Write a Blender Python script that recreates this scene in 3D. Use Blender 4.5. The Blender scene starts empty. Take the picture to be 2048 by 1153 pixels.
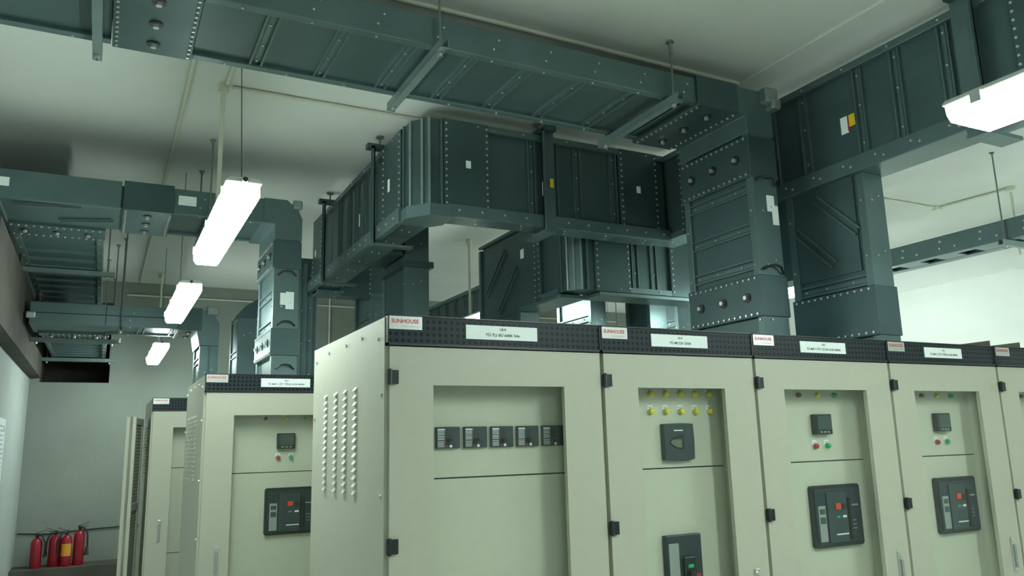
import bpy, bmesh, math, random
from mathutils import Matrix, Vector
random.seed(7)
S = bpy.context.scene
COL = S.collection

# ------------------------------------------------------------------ camera, world, exposure
cam_d = bpy.data.cameras.new('camera')
cam = bpy.data.objects.new('camera', cam_d); COL.objects.link(cam)
cam_d.sensor_fit = 'HORIZONTAL'; cam_d.sensor_width = 36.0
cam_d.lens = 1585.926 / 2048 * 36.0
cam_d.clip_start = 0.05; cam_d.clip_end = 100
R3 = Matrix(((0.89025481, -0.06590182, -0.45066986),
             (-0.45475443, -0.18377687, -0.87144964),
             (-0.02539257, 0.98075635, -0.19357738)))
mw = R3.to_4x4(); mw.translation = Vector((0, 0, 1.70))
cam.matrix_world = mw
S.camera = cam

w = bpy.data.worlds.new('room_ambient'); S.world = w; w.use_nodes = True
w.node_tree.nodes['Background'].inputs[0].default_value = (0.60, 0.85, 0.75, 1)
w.node_tree.nodes['Background'].inputs[1].default_value = 0.02

S.view_settings.view_transform = 'Standard'
S.view_settings.look = 'None'
S.view_settings.gamma = 1.0
S.view_settings.use_curve_mapping = False
S.view_settings.exposure = 0.62
LAMP_COLOUR = (0.84, 1.0, 0.93)
LAMP_POWER = 30.0

# ------------------------------------------------------------------ materials
MATS = {}
def mat(name, col, rough=0.5, metal=0.0, noise=0.0, nscale=8.0, bump=0.0, bscale=60.0, emit=None, emit_s=0.0, spec=0.5):
    m = bpy.data.materials.new(name); m.use_nodes = True
    nt = m.node_tree; p = nt.nodes['Principled BSDF']
    p.inputs['Base Color'].default_value = (*col, 1)
    p.inputs['Roughness'].default_value = rough
    p.inputs['Metallic'].default_value = metal
    p.inputs['Specular IOR Level'].default_value = spec
    tc = nt.nodes.new('ShaderNodeTexCoord')
    if noise > 0:
        n = nt.nodes.new('ShaderNodeTexNoise'); n.inputs['Scale'].default_value = nscale
        n.inputs['Detail'].default_value = 5
        nt.links.new(tc.outputs['Object'], n.inputs['Vector'])
        r = nt.nodes.new('ShaderNodeValToRGB')
        r.color_ramp.elements[0].position = 0.3; r.color_ramp.elements[1].position = 0.75
        r.color_ramp.elements[0].color = (*[c * (1 - noise) for c in col], 1)
        r.color_ramp.elements[1].color = (*[min(1, c * (1 + noise * .6)) for c in col], 1)
        nt.links.new(n.outputs['Fac'], r.inputs['Fac'])
        nt.links.new(r.outputs['Color'], p.inputs['Base Color'])
    if bump > 0:
        n2 = nt.nodes.new('ShaderNodeTexNoise'); n2.inputs['Scale'].default_value = bscale
        n2.inputs['Detail'].default_value = 4
        nt.links.new(tc.outputs['Object'], n2.inputs['Vector'])
        b = nt.nodes.new('ShaderNodeBump'); b.inputs['Strength'].default_value = bump
        b.inputs['Distance'].default_value = 0.01
        nt.links.new(n2.outputs['Fac'], b.inputs['Height'])
        nt.links.new(b.outputs['Normal'], p.inputs['Normal'])
    if emit:
        p.inputs['Emission Color'].default_value = (*emit, 1)
        p.inputs['Emission Strength'].default_value = emit_s
    MATS[name] = m
    return m

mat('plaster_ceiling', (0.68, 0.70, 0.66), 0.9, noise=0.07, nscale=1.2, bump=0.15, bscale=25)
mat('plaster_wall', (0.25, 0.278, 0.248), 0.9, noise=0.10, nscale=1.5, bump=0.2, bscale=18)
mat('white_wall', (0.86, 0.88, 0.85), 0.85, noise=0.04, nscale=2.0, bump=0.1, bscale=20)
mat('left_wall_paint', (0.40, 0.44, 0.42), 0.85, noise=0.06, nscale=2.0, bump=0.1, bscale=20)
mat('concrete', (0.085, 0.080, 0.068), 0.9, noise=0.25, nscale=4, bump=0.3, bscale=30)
mat('floor_paint', (0.52, 0.55, 0.50), 0.45, noise=0.1, nscale=2)
mat('duct_paint', (0.086, 0.138, 0.142), 0.40, 0.55, noise=0.14, nscale=3.0)
mat('duct_rail', (0.122, 0.184, 0.188), 0.38, 0.55, noise=0.12, nscale=5.0)
mat('duct_cover', (0.070, 0.116, 0.120), 0.38, 0.55, noise=0.12, nscale=4.0)
mat('strut_paint', (0.17, 0.23, 0.225), 0.38, 0.3, noise=0.12, nscale=9)
mat('galvanised', (0.30, 0.36, 0.35), 0.35, 0.6, noise=0.15, nscale=15)
mat('bolt_steel', (0.62, 0.64, 0.62), 0.28, 0.65)
mat('black_rubber', (0.012, 0.014, 0.014), 0.5)
mat('cabinet_paint', (0.475, 0.475, 0.385), 0.42, noise=0.025, nscale=30, bump=0.03, bscale=400)
mat('cabinet_inner', (0.60, 0.61, 0.50), 0.5, noise=0.03, nscale=20)
mat('black_plastic', (0.015, 0.018, 0.020), 0.35)
mat('breaker_plastic', (0.016, 0.034, 0.043), 0.38)
mat('meter_plastic', (0.035, 0.055, 0.060), 0.35)
mat('meter_screen', (0.05, 0.085, 0.08), 0.15)
mat('lcd', (0.14, 0.19, 0.13), 0.2)
mat('grey_plastic', (0.30, 0.33, 0.31), 0.5)
mat('yellow_lens', (0.80, 0.66, 0.02), 0.25)
mat('red_lens', (0.45, 0.03, 0.05), 0.25)
mat('dull_red_lens', (0.22, 0.05, 0.05), 0.3)
mat('green_lens', (0.01, 0.42, 0.15), 0.25)
mat('red_button', (0.75, 0.06, 0.03), 0.35)
mat('chrome', (0.75, 0.77, 0.76), 0.2, 0.9)
mat('white_label', (0.86, 0.92, 0.90), 0.5)
mat('yellow_label', (0.80, 0.60, 0.02), 0.5)
mat('red_ink', (0.55, 0.04, 0.05), 0.5)
mat('black_ink', (0.02, 0.02, 0.025), 0.6)
mat('grey_ink', (0.30, 0.33, 0.33), 0.6)
mat('logo_metal', (0.60, 0.60, 0.58), 0.3, 0.6)
mat('pvc_conduit', (0.66, 0.66, 0.54), 0.5, noise=0.06, nscale=6)
mat('lamp_body', (0.50, 0.54, 0.50), 0.5)
mat('lamp_diffuser', (0.9, 0.95, 0.92), 0.4, emit=LAMP_COLOUR, emit_s=LAMP_POWER)
mat('extinguisher_red', (0.30, 0.010, 0.022), 0.3)
mat('extinguisher_label', (0.70, 0.30, 0.03), 0.5)
mat('weathered_wood', (0.15, 0.13, 0.085), 0.85, noise=0.3, nscale=6)
mat('poster_paper', (0.74, 0.82, 0.80), 0.6)
mat('poster_ink', (0.24, 0.30, 0.42), 0.6)
mat('dark_hole', (0.008, 0.010, 0.010), 0.9)
mat('steel_wire', (0.20, 0.22, 0.21), 0.5, 0.4)
mat('brushed_blue_steel', (0.14, 0.19, 0.19), 0.3, 0.5)

def perforated(name, col, hole, pitch, radius, axes, rough=0.4):
    """sheet with a regular grid of punched holes, in object space"""
    m = mat(name, col, rough)
    nt = m.node_tree; p = nt.nodes['Principled BSDF']
    tc = nt.nodes.new('ShaderNodeTexCoord'); sx = nt.nodes.new('ShaderNodeSeparateXYZ')
    nt.links.new(tc.outputs['Object'], sx.inputs[0])
    def mth(op, a, b=None):
        n = nt.nodes.new('ShaderNodeMath'); n.operation = op
        for i, v in enumerate((a, b)):
            if v is None: continue
            if isinstance(v, (int, float)): n.inputs[i].default_value = v
            else: nt.links.new(v, n.inputs[i])
        return n.outputs[0]
    acc = None
    for a in axes:
        u = mth('DIVIDE', sx.outputs['XYZ'.index(a)], pitch)
        u = mth('SUBTRACT', mth('FRACT', u), 0.5)
        u = mth('MULTIPLY', u, u)
        acc = u if acc is None else mth('ADD', acc, u)
    msk = mth('LESS_THAN', mth('SQRT', acc), radius / pitch)
    mix = nt.nodes.new('ShaderNodeMix'); mix.data_type = 'RGBA'
    nt.links.new(msk, mix.inputs[0])
    mix.inputs[6].default_value = (*col, 1); mix.inputs[7].default_value = (*hole, 1)
    nt.links.new(mix.outputs[2], p.inputs['Base Color'])
    return m
perforated('band_sheet', (0.018, 0.029, 0.037), (0.001, 0.001, 0.001), 0.0255, 0.0074, 'XZ', 0.42)
MATS['band_sheet'].node_tree.nodes['Principled BSDF'].inputs['Specular IOR Level'].default_value = 0.22
perforated('mesh_sheet', (0.50, 0.53, 0.42), (0.03, 0.035, 0.03), 0.03, 0.0095, 'XZ', 0.5)

def pane_material():
    m = bpy.data.materials.new('acrylic_pane'); m.use_nodes = True
    nt = m.node_tree; nt.nodes.remove(nt.nodes['Principled BSDF'])
    out = nt.nodes['Material Output']
    tr = nt.nodes.new('ShaderNodeBsdfTransparent'); tr.inputs[0].default_value = (0.98, 0.99, 0.98, 1)
    gl = nt.nodes.new('ShaderNodeBsdfGlossy'); gl.inputs['Roughness'].default_value = 0.06
    gl.inputs[0].default_value = (0.9, 0.95, 0.92, 1)
    lw = nt.nodes.new('ShaderNodeLayerWeight'); lw.inputs['Blend'].default_value = 0.5
    pw = nt.nodes.new('ShaderNodeMath'); pw.operation = 'POWER'; pw.inputs[1].default_value = 4.0
    nt.links.new(lw.outputs['Facing'], pw.inputs[0])
    fr = nt.nodes.new('ShaderNodeMath'); fr.operation = 'MULTIPLY_ADD'; fr.inputs[1].default_value = 0.45; fr.inputs[2].default_value = 0.03
    nt.links.new(pw.outputs[0], fr.inputs[0])
    mx = nt.nodes.new('ShaderNodeMixShader')
    nt.links.new(fr.outputs[0], mx.inputs[0]); nt.links.new(tr.outputs[0], mx.inputs[1]); nt.links.new(gl.outputs[0], mx.inputs[2])
    nt.links.new(mx.outputs[0], out.inputs[0]); MATS['acrylic_pane'] = m
pane_material()

# ------------------------------------------------------------------ mesh helpers
class MB:
    def __init__(s): s.v = []; s.f = []
    def add(s, vs, fs):
        n = len(s.v); s.v += [tuple(v) for v in vs]; s.f += [tuple(i + n for i in f) for f in fs]; return s
    def box(s, x0, x1, y0, y1, z0, z1):
        x0, x1 = sorted((x0, x1)); y0, y1 = sorted((y0, y1)); z0, z1 = sorted((z0, z1))
        return s.add([(x0,y0,z0),(x1,y0,z0),(x1,y1,z0),(x0,y1,z0),(x0,y0,z1),(x1,y0,z1),(x1,y1,z1),(x0,y1,z1)],
                     [(3,2,1,0),(4,5,6,7),(0,1,5,4),(1,2,6,5),(2,3,7,6),(3,0,4,7)])
    def prism(s, pts, axis, a0, a1):
        """polygon pts in the plane of the other two axes (cyclic order), extruded along axis"""
        def P(u, v, a): return {'x': (a, u, v), 'y': (u, a, v), 'z': (u, v, a)}[axis]
        n = len(pts)
        vs = [P(u, v, a0) for u, v in pts] + [P(u, v, a1) for u, v in pts]
        fs = [tuple(range(n))[::-1], tuple(range(n, 2 * n))] + [(i, (i + 1) % n, n + (i + 1) % n, n + i) for i in range(n)]
        return s.add(vs, fs)
    def cyl(s, c, axis, r, h, n=12, r2=None):
        r2 = r if r2 is None else r2
        vs = []
        for k, rr in ((0, r), (h, r2)):
            for i in range(n):
                a = 2 * math.pi * i / n; u, v = rr * math.cos(a), rr * math.sin(a)
                d = {'x': (k, u, v), 'y': (u, k, v), 'z': (u, v, k)}[axis]
                vs.append((c[0] + d[0], c[1] + d[1], c[2] + d[2]))
        fs = [tuple(range(n))[::-1], tuple(range(n, 2 * n))] + [(i, (i + 1) % n, n + (i + 1) % n, n + i) for i in range(n)]
        return s.add(vs, fs)
    def lathe(s, c, prof, n=16):
        vs = []; fs = []
        for r, z in prof:
            for i in range(n):
                a = 2 * math.pi * i / n
                vs.append((c[0] + r * math.cos(a), c[1] + r * math.sin(a), c[2] + z))
        for k in range(len(prof) - 1):
            for i in range(n):
                j = (i + 1) % n; fs.append((k*n+i, k*n+j, (k+1)*n+j, (k+1)*n+i))
        fs.append(tuple(range(n))[::-1]); fs.append(tuple(range((len(prof)-1)*n, len(prof)*n)))
        return s.add(vs, fs)
    def tube(s, pts, r, n=8):
        pts = [Vector(p) for p in pts]; vs = []; fs = []
        for k, p in enumerate(pts):
            t = (pts[min(k+1, len(pts)-1)] - pts[max(k-1, 0)]).normalized()
            u = t.orthogonal().normalized() if k == 0 else (u - t * u.dot(t)).normalized()
            q = t.cross(u)
            for i in range(n):
                a = 2 * math.pi * i / n
                vs.append(tuple(p + u * (r * math.cos(a)) + q * (r * math.sin(a))))
        for k in range(len(pts) - 1):
            for i in range(n):
                j = (i + 1) % n; fs.append((k*n+i, k*n+j, (k+1)*n+j, (k+1)*n+i))
        fs.append(tuple(range(n))[::-1]); fs.append(tuple(range((len(pts)-1)*n, len(pts)*n)))
        return s.add(vs, fs)
    def bar(s, p, q, wdt, thk, nrm):
        """flat bar from p to q, width wdt in the plane perpendicular to nrm, thk along nrm"""
        p, q, n = Vector(p), Vector(q), Vector(nrm).normalized()
        d = (q - p).normalized(); u = n.cross(d).normalized() * wdt / 2; n = n * thk
        vs = [p-u, p+u, q+u, q-u, p-u+n, p+u+n, q+u+n, q-u+n]
        return s.add(vs, [(3,2,1,0),(4,5,6,7),(0,1,5,4),(1,2,6,5),(2,3,7,6),(3,0,4,7)])
    def mesh(s, name, off=(0, 0, 0), bevel=0.0, smooth=False):
        me = bpy.data.meshes.new(name)
        me.from_pydata([(v[0]-off[0], v[1]-off[1], v[2]-off[2]) for v in s.v], [], s.f)
        bm = bmesh.new(); bm.from_mesh(me)
        bmesh.ops.recalc_face_normals(bm, faces=bm.faces)
        if bevel > 0:
            bmesh.ops.bevel(bm, geom=list(bm.edges), offset=bevel, segments=2, affect='EDGES', profile=0.5, clamp_overlap=True)
        bm.to_mesh(me); bm.free()
        if smooth:
            me.polygons.foreach_set('use_smooth', [True] * len(me.polygons))
        return me

OFF = {}
def thing(name, loc, label, cat, group=None):
    o = bpy.data.objects.new(name, None); COL.objects.link(o)
    o.empty_display_size = 0.1
    o.location = loc; o['label'] = label; o['category'] = cat
    if group: o['group'] = group
    OFF[o] = tuple(loc)
    return o
def obj(name, mb, m, parent=None, bevel=0.0, smooth=False, kind=None, label=None):
    off = OFF.get(parent, (0, 0, 0)) if parent else (0, 0, 0)
    o = bpy.data.objects.new(name, mb.mesh(name, off, bevel, smooth)); COL.objects.link(o)
    o.data.materials.append(MATS[m])
    if smooth:
        try:
            o.data.set_sharp_from_angle(angle=math.radians(40))
        except Exception: pass
    if parent:
        o.parent = parent; OFF[o] = off
    if kind: o['kind'] = kind
    if label: o['label'] = label
    return o
def inst(name, me, m, parent, loc, rot=None):
    off = OFF.get(parent, (0, 0, 0))
    o = bpy.data.objects.new(name, me); COL.objects.link(o)
    if not me.materials: me.materials.append(MATS[m])
    o.parent = parent; o.location = (loc[0]-off[0], loc[1]-off[1], loc[2]-off[2])
    if rot: o.rotation_euler = rot
    OFF[o] = loc
    return o
def tag(o, label, cat, group=None):
    o['label'] = label; o['category'] = cat
    if group: o['group'] = group
    return o
def struct(name, mb, m):
    o = obj(name, mb, m); o['kind'] = 'structure'; return o
def copy_tree(o, parent=None):
    c = o.copy(); COL.objects.link(c); c.parent = parent
    for ch in list(o.children): copy_tree(ch, c)
    return c

FONT_CACHE = {}
def text_mesh(body, size, bold=False, align='CENTER', width=None):
    key = (body, size, align, width, bold)
    if key in FONT_CACHE: return FONT_CACHE[key]
    cu = bpy.data.curves.new('text', 'FONT'); cu.body = body; cu.size = size
    cu.align_x = align; cu.align_y = 'CENTER'; cu.resolution_u = 2
    if bold: cu.offset = size * 0.024
    to = bpy.data.objects.new('text', cu); COL.objects.link(to)
    bpy.context.view_layer.update()
    dg = bpy.context.evaluated_depsgraph_get()
    me = bpy.data.meshes.new_from_object(to.evaluated_get(dg))
    bpy.data.objects.remove(to)
    if width:
        xs = [v.co.x for v in me.vertices]
        wd = max(xs) - min(xs)
        if wd > 0:
            k = width / wd
            for v in me.vertices: v.co.x *= k
    FONT_CACHE[key] = me
    return me
def text(name, body, size, m, parent, loc, bold=False, width=None):
    """lettering on a face that looks towards -Y"""
    me = text_mesh(body, size, bold, 'CENTER', width)
    if me.materials and me.materials[0] != MATS[m]: me = me.copy(); me.materials.clear()
    return inst(name, me, m, parent, loc, (math.pi / 2, 0, 0))

# ------------------------------------------------------------------ the room
ZC = 3.95
XL, XR, YB, YF = -0.82, 8.6, 11.5, -4.0
struct('floor', MB().box(XL-.2, XR+.2, YF-.2, YB+.2, -0.15, 0), 'floor_paint')
struct('ceiling', MB().box(XL-.2, XR+.2, YF-.2, YB+.2, ZC, ZC+.2), 'plaster_ceiling')
# back wall with the opening the ducts pass through
OX0, OX1, OZ0, OZ1 = -0.72, 0.06, 2.61, 3.66
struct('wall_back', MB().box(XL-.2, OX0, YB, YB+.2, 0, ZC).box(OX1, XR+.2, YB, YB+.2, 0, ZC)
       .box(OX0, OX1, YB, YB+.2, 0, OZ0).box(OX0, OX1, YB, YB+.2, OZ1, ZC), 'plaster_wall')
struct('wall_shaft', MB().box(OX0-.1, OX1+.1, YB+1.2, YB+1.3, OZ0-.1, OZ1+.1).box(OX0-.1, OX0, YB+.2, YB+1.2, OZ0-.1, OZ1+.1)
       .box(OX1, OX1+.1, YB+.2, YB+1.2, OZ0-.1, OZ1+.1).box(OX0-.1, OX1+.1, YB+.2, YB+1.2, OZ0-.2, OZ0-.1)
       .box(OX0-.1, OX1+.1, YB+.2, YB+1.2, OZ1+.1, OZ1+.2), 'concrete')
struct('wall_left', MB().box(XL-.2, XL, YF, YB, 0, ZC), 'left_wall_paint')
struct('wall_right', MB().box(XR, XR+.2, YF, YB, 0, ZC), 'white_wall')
struct('wall_front', MB().box(XL-.2, XR+.2, YF-.2, YF, 0, ZC), 'white_wall')
struct('trim_1', MB().box(XR-.10, XR, 4.79, YB, 3.40, ZC).box(XR-.16, XR, YF, 4.79, 3.36, ZC), 'white_wall')        # edge beam on the right wall
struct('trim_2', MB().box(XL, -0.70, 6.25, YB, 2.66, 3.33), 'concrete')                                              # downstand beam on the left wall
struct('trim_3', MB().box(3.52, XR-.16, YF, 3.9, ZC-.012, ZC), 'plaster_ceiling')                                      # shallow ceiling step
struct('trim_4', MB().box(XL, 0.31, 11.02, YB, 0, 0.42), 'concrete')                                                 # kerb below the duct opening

# ------------------------------------------------------------------ switchgear cabinets
Y0, DEPTH = 2.89, 1.16
def louvre_mesh():
    mb = MB()
    # pressed louvre on a face that looks towards -X: 0.045 long (y), 0.016 high (z), 0.010 proud
    L, H, D = 0.0225, 0.008, 0.012
    mb.add([(0,-L,H),(0,L,H),(0,-L,-H),(0,L,-H),(-D,-L*.85,-H),(-D,L*.85,-H)],
           [(0,1,5,4),(4,5,3,2),(0,4,2),(1,3,5),(0,2,3,1)])
    return mb.mesh('louvre')
LOUVRE = louvre_mesh()

def sub_breaker(par, x, z, y):
    """small moulded-case breaker seen through the door window: 0.103 x 0.086"""
    W2, H2 = .0515, .043
    b = obj('circuit_breaker', MB().box(x-W2, x+W2, y-.018, y, z-H2, z+H2), 'breaker_plastic', par, bevel=.003)
    rl = MB()
    for zz in (.023, .017, .011, .004, -.002, -.008, -.017, -.024, -.030, -.036):
        rl.box(x-W2+.005, x-W2+.034, y-.0188, y-.0175, z+zz, z+zz+.0022)
    obj('rating_label', rl, 'white_label', b)
    obj('nameplate', MB().box(x-W2+.005, x-W2+.036, y-.0190, y-.0175, z+.029, z+.0345), 'white_label', b)
    obj('toggle_slot', MB().box(x-.006, x+.011, y-.0187, y-.0175, z-.006, z+.032), 'black_rubber', b)
    obj('toggle', MB().prism([(y-.018, z-.004), (y-.018, z-.018), (y-.043, z-.024), (y-.043, z-.015)], 'x', x-.006, x+.011), 'black_plastic', b)
    obj('trip_button', MB().box(x-.013, x-.004, y-.0195, y-.0175, z-.037, z-.030), 'red_lens', b)
    obj('rating_badge', MB().cyl((x+.010, y-.0195, z-.034), 'y', .006, .003, 10), 'white_label', b)

def acb(par, x0, z0, y):
    """large withdrawable air circuit breaker with rounded escutcheon, 0.352 x 0.305"""
    W, H = .352, .305
    r = .016
    pts = []
    for cx, cz, a0 in ((x0+W-r, z0+H-r, 0), (x0+r, z0+H-r, 90), (x0+r, z0+r, 180), (x0+W-r, z0+r, 270)):
        for k in range(4):
            a = math.radians(a0 + 30 * k); pts.append((cx + r*math.cos(a), cz + r*math.sin(a)))
    b = obj('air_circuit_breaker', MB().prism(pts, 'y', y-.022, y), 'black_plastic', par)
    yf = y - .022
    obj('faceplate', MB().box(x0+.016, x0+W-.016, yf-.006, yf, z0+.018, z0+H-.018), 'breaker_plastic', b, bevel=.002)
    obj('trip_unit', MB().box(x0+.030, x0+.080, yf-.011, yf-.005, z0+.030, z0+.205), 'grey_plastic', b)
    obj('trip_display', MB().box(x0+.038, x0+.074, yf-.0125, yf-.0105, z0+.165, z0+.190).box(x0+.038, x0+.074, yf-.0125, yf-.0105, z0+.118, z0+.150), 'meter_screen', b)
    obj('operator_panel', MB().box(x0+.092, x0+.232, yf-.014, yf-.005, z0+.022, z0+.268), 'meter_plastic', b, bevel=.002)
    obj('stop_button', MB().box(x0+.146, x0+.182, yf-.022, yf-.013, z0+.183, z0+.214), 'red_button', b, bevel=.003)
    obj('start_button', MB().box(x0+.196, x0+.224, yf-.018, yf-.013, z0+.183, z0+.212), 'black_rubber', b, bevel=.002)
    obj('status_flag', MB().box(x0+.152, x0+.176, yf-.0155, yf-.0135, z0+.142, z0+.152), 'green_lens', b)
    obj('spring_flag', MB().box(x0+.196, x0+.222, yf-.0155, yf-.0135, z0+.142, z0+.153), 'white_label', b)
    obj('nameplate', MB().box(x0+.140, x0+.226, yf-.0155, yf-.0135, z0+.058, z0+.064), 'white_label', b)
    obj('charging_handle', MB().box(x0+.238, x0+.254, yf-.026, yf-.005, z0+.030, z0+.238), 'black_rubber', b, bevel=.003)
    obj('maker_strip', MB().box(x0+.266, x0+.322, yf-.008, yf-.0055, z0+.196, z0+.204)
        .box(x0+.272, x0+.300, yf-.008, yf-.0055, z0+.122, z0+.126).box(x0+.272, x0+.300, yf-.008, yf-.0055, z0+.102, z0+.106)
        .box(x0+.272, x0+.300, yf-.008, yf-.0055, z0+.082, z0+.086), 'grey_ink', b)
    return b

def pilot(par, name, x, z, y, m, r=.0135, tagp=True):
    b = obj(name, MB().cyl((x, y-.006, z), 'y', r+.002, .006, 14), 'chrome', par)
    obj('lens', MB().lathe((0, 0, 0), [(r, 0), (r, .010), (r*.8, .016), (r*.3, .019)], 14), m, b, smooth=True)
    ln = b.children[0]
    # turn the lathe to look along -Y
    off = OFF[b]
    me = ln.data
    for v in me.vertices:
        lx, ly, lz = v.co.x + off[0], v.co.y + off[1], v.co.z + off[2]
        v.co = (x + lx - off[0], y - .006 - lz - off[1], z + ly - off[2])
    me.update()
    bm = bmesh.new(); bm.from_mesh(me); bmesh.ops.recalc_face_normals(bm, faces=bm.faces); bm.to_mesh(me); bm.free()
    if tagp:
        obj('legend_plate', MB().box(x-.016, x+.014, y-.002, y, z+.010, z+.030), 'white_label', b)
        obj('legend_text', MB().box(x-.012, x+.010, y-.0026, y-.0018, z+.0185, z+.0215), 'grey_ink', b)
    return b

def cabinet(x0, wd, y0, label, kind, sign, sign_dx=.31, hinge='L', seam=1.574, depth=DEPTH, louvres='parts', group=None, seam2=None):
    x1 = x0 + wd
    c = thing('switchgear_cabinet', (x0 + wd/2, y0 + depth/2, 0), label, 'cabinet', group)
    yd = y0                      # outer face of door
    yi = y0 + .13                # inner mounting panel
    yb = y0 + .024               # front edge of the carcass
    t = .018
    obj('plinth', MB().box(x0+.01, x1-.01, y0+.03, y0+depth-.02, 0, .10), 'black_plastic', c)
    obj('side_panel', MB().box(x0, x0+t, yb, y0+depth, .10, 2.195), 'cabinet_paint', c)
    obj('side_panel', MB().box(x1-t, x1, yb, y0+depth, .10, 2.195), 'cabinet_paint', c)
    sp = [o for o in c.children if o.name.startswith('side_panel')][0]
    obj('rear_panel', MB().box(x0+t, x1-t, y0+depth-t, y0+depth, .10, 2.195), 'cabinet_paint', c)
    obj('roof_panel', MB().box(x0+t, x1-t, yb, y0+depth-t, 2.185, 2.203), 'cabinet_paint', c)
    obj('floor_panel', MB().box(x0+t, x1-t, yb, y0+depth-t, .10, .118), 'cabinet_paint', c)
    # side louvres, four columns of fifteen
    if louvres == 'parts':
        for k, yy in enumerate((y0+.405, y0+.56, y0+.715, y0+.895)):
            for i in range(15):
                inst('louvre', LOUVRE, 'cabinet_paint', sp, (x0, yy, 1.945 - i*.0302))
        sb = MB()
        for yy, zz in ((y0+.10, 2.12), (y0+.32, 2.15), (y0+.56, 2.15), (y0+.86, 2.15), (y0+1.10, 2.13), (y0+.06, 1.90), (y0+.06, 1.52), (y0+.06, 1.16), (y0+1.12, 1.85)):
            sb.cyl((x0-.006, yy, zz), 'x', .008, .007, 8)
        obj('panel_screws', sb, 'bolt_steel', sp, kind='stuff')
    elif louvres == 'joined':
        lv = MB()
        base = [tuple(v.co) for v in LOUVRE.vertices]; fs = [tuple(p.vertices) for p in LOUVRE.polygons]
        for yy in (y0+.405, y0+.56, y0+.715, y0+.895):
            for i in range(15):
                lv.add([(b[0]+x0, b[1]+yy, b[2]+1.945-i*.0302) for b in base], fs)
        obj('louvres', lv, 'cabinet_paint', sp, kind='stuff')
    # perforated black band on top of the front
    band = obj('ventilation_band', MB().box(x0+.003, x1-.003, yd-.004, yb, 2.092, 2.200), 'band_sheet', c, bevel=.002)
    obj('band_edge', MB().box(x0+.002, x1-.002, yd-.009, yb, 2.084, 2.093).box(x0+.002, x1-.002, yd-.009, yb, 2.198, 2.203)
        .box(x1-.008, x1-.002, yd-.009, yb, 2.084, 2.203).box(x0+.002, x0+.006, yd-.009, yb, 2.084, 2.203), 'black_plastic', band)
    lg = obj('logo_plate', MB().box(x0+.008, x0+.142, yd-.008, yd-.0035, 2.146, 2.197), 'logo_metal', c)
    text('logo_text', 'SUNHOUSE', .022, 'red_ink', lg, (x0+.072, yd-.0085, 2.177), True, .112)
    text('logo_text', 'www.sunhouse', .008, 'grey_ink', lg, (x0+.095, yd-.0085, 2.158), False, .07)
    if sign:
        sg = obj('name_sign', MB().box(x0+sign_dx, x0+sign_dx+.325, yd-.009, yd-.0035, 2.119, 2.176), 'white_label', c)
        text('sign_text', sign[0], .0145, 'black_ink', sg, (x0+sign_dx+.165, yd-.0095, 2.1615), True)
        text('sign_text', sign[1], .0155, 'black_ink', sg, (x0+sign_dx+.165, yd-.0095, 2.1375), True, sign[2])
    # door: frame around the window
    dl, dr, db, dt = x0+.014, x1-.006, .125, 2.080
    wl, wr, wb, wt = x0+.19, x1-.19, .40, 1.933
    door = obj('door', MB().box(dl, wl, yd, yb-.002, db, dt).box(wr, dr, yd, yb-.002, db, dt)
               .box(wl, wr, yd, yb-.002, wt, dt).box(wl, wr, yd, yb-.002, db, wb), 'cabinet_paint', c)
    obj('window_pane', MB().box(wl-.015, wr+.015, yb, yb+.004, wb-.015, wt+.015), 'acrylic_pane', door)
    hs = 1 if hinge == 'L' else -1
    hx = dl if hinge == 'L' else dr
    for hz in (1.962, 1.345, .72, .28):
        obj('hinge', MB().box(hx-.012*hs, hx+.030*hs, yd-.016, yd, hz-.026, hz+.026).cyl((hx-.004*hs, yd-.012, hz-.030), 'z', .009, .060, 8), 'black_plastic', door)
    kx = x1-.085 if hinge == 'L' else x0+.115
    h = obj('handle', MB().box(kx-.014, kx+.014, yd-.010, yd, .93, 1.115), 'chrome', door, bevel=.004)
    obj('handle_lever', MB().box(kx-.008, kx+.008, yd-.022, yd-.010, .95, 1.075), 'grey_plastic', h, bevel=.003)
    obj('lock_cylinder', MB().cyl((kx, yd-.015, 1.095), 'y', .009, .006, 12), 'bolt_steel', h)
    # inner mounting panels with a joint between them
    obj('mounting_panel', MB().box(x0+.05, x1-.11, yi, yi+.004, seam+.003, 2.05), 'cabinet_inner', c)
    lo = seam2 if seam2 else .14
    obj('mounting_panel', MB().box(x0+.05, x1-.11, yi, yi+.004, lo+.003, seam-.003), 'cabinet_inner', c)
    if seam2:
        obj('mounting_panel', MB().box(x0+.05, x1-.11, yi, yi+.004, .14, seam2-.003), 'cabinet_inner', c)
    obj('panel_backing', MB().box(x0+.05, x1-.11, yi+.012, yi+.016, .14, 2.05), 'black_plastic', c)
    obj('inner_cheek', MB().box(x1-.11, x1-.102, yb+.012, yi+.016, .14, 2.05), 'cabinet_inner', c)
    obj('inner_cheek', MB().box(x0+.042, x0+.05, yb+.012, yi+.016, .14, 2.05), 'cabinet_inner', c)
    if kind == 'capacitor':
        for k in range(5):
            sub_breaker(c, x0 + .298 + k*.1213, 1.733, yi)
    elif kind == 'mccb':
        for k in range(5):
            pilot(c, 'indicator_lamp', x0+.350+k*.0868, 1.914, yi, 'yellow_lens', .0145)
            pilot(c, 'indicator_lamp', x0+.345+k*.0880, 1.833, yi, 'yellow_lens', .0145)
        cx, cz, hw, hh = x0+.483, 1.692, .086, .083
        pts = [(cx-hw, cz-hh), (cx-hw*.3, cz-hh-.004), (cx+hw*.5, cz-hh-.004), (cx+hw, cz-hh+.003), (cx+hw+.003, cz), (cx+hw, cz+hh), (cx+hw*.2, cz+hh+.003), (cx-hw, cz+hh)]
        b = obj('power_factor_controller', MB().prism(pts, 'y', yi-.030, yi), 'meter_plastic', c, bevel=.003)
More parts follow.
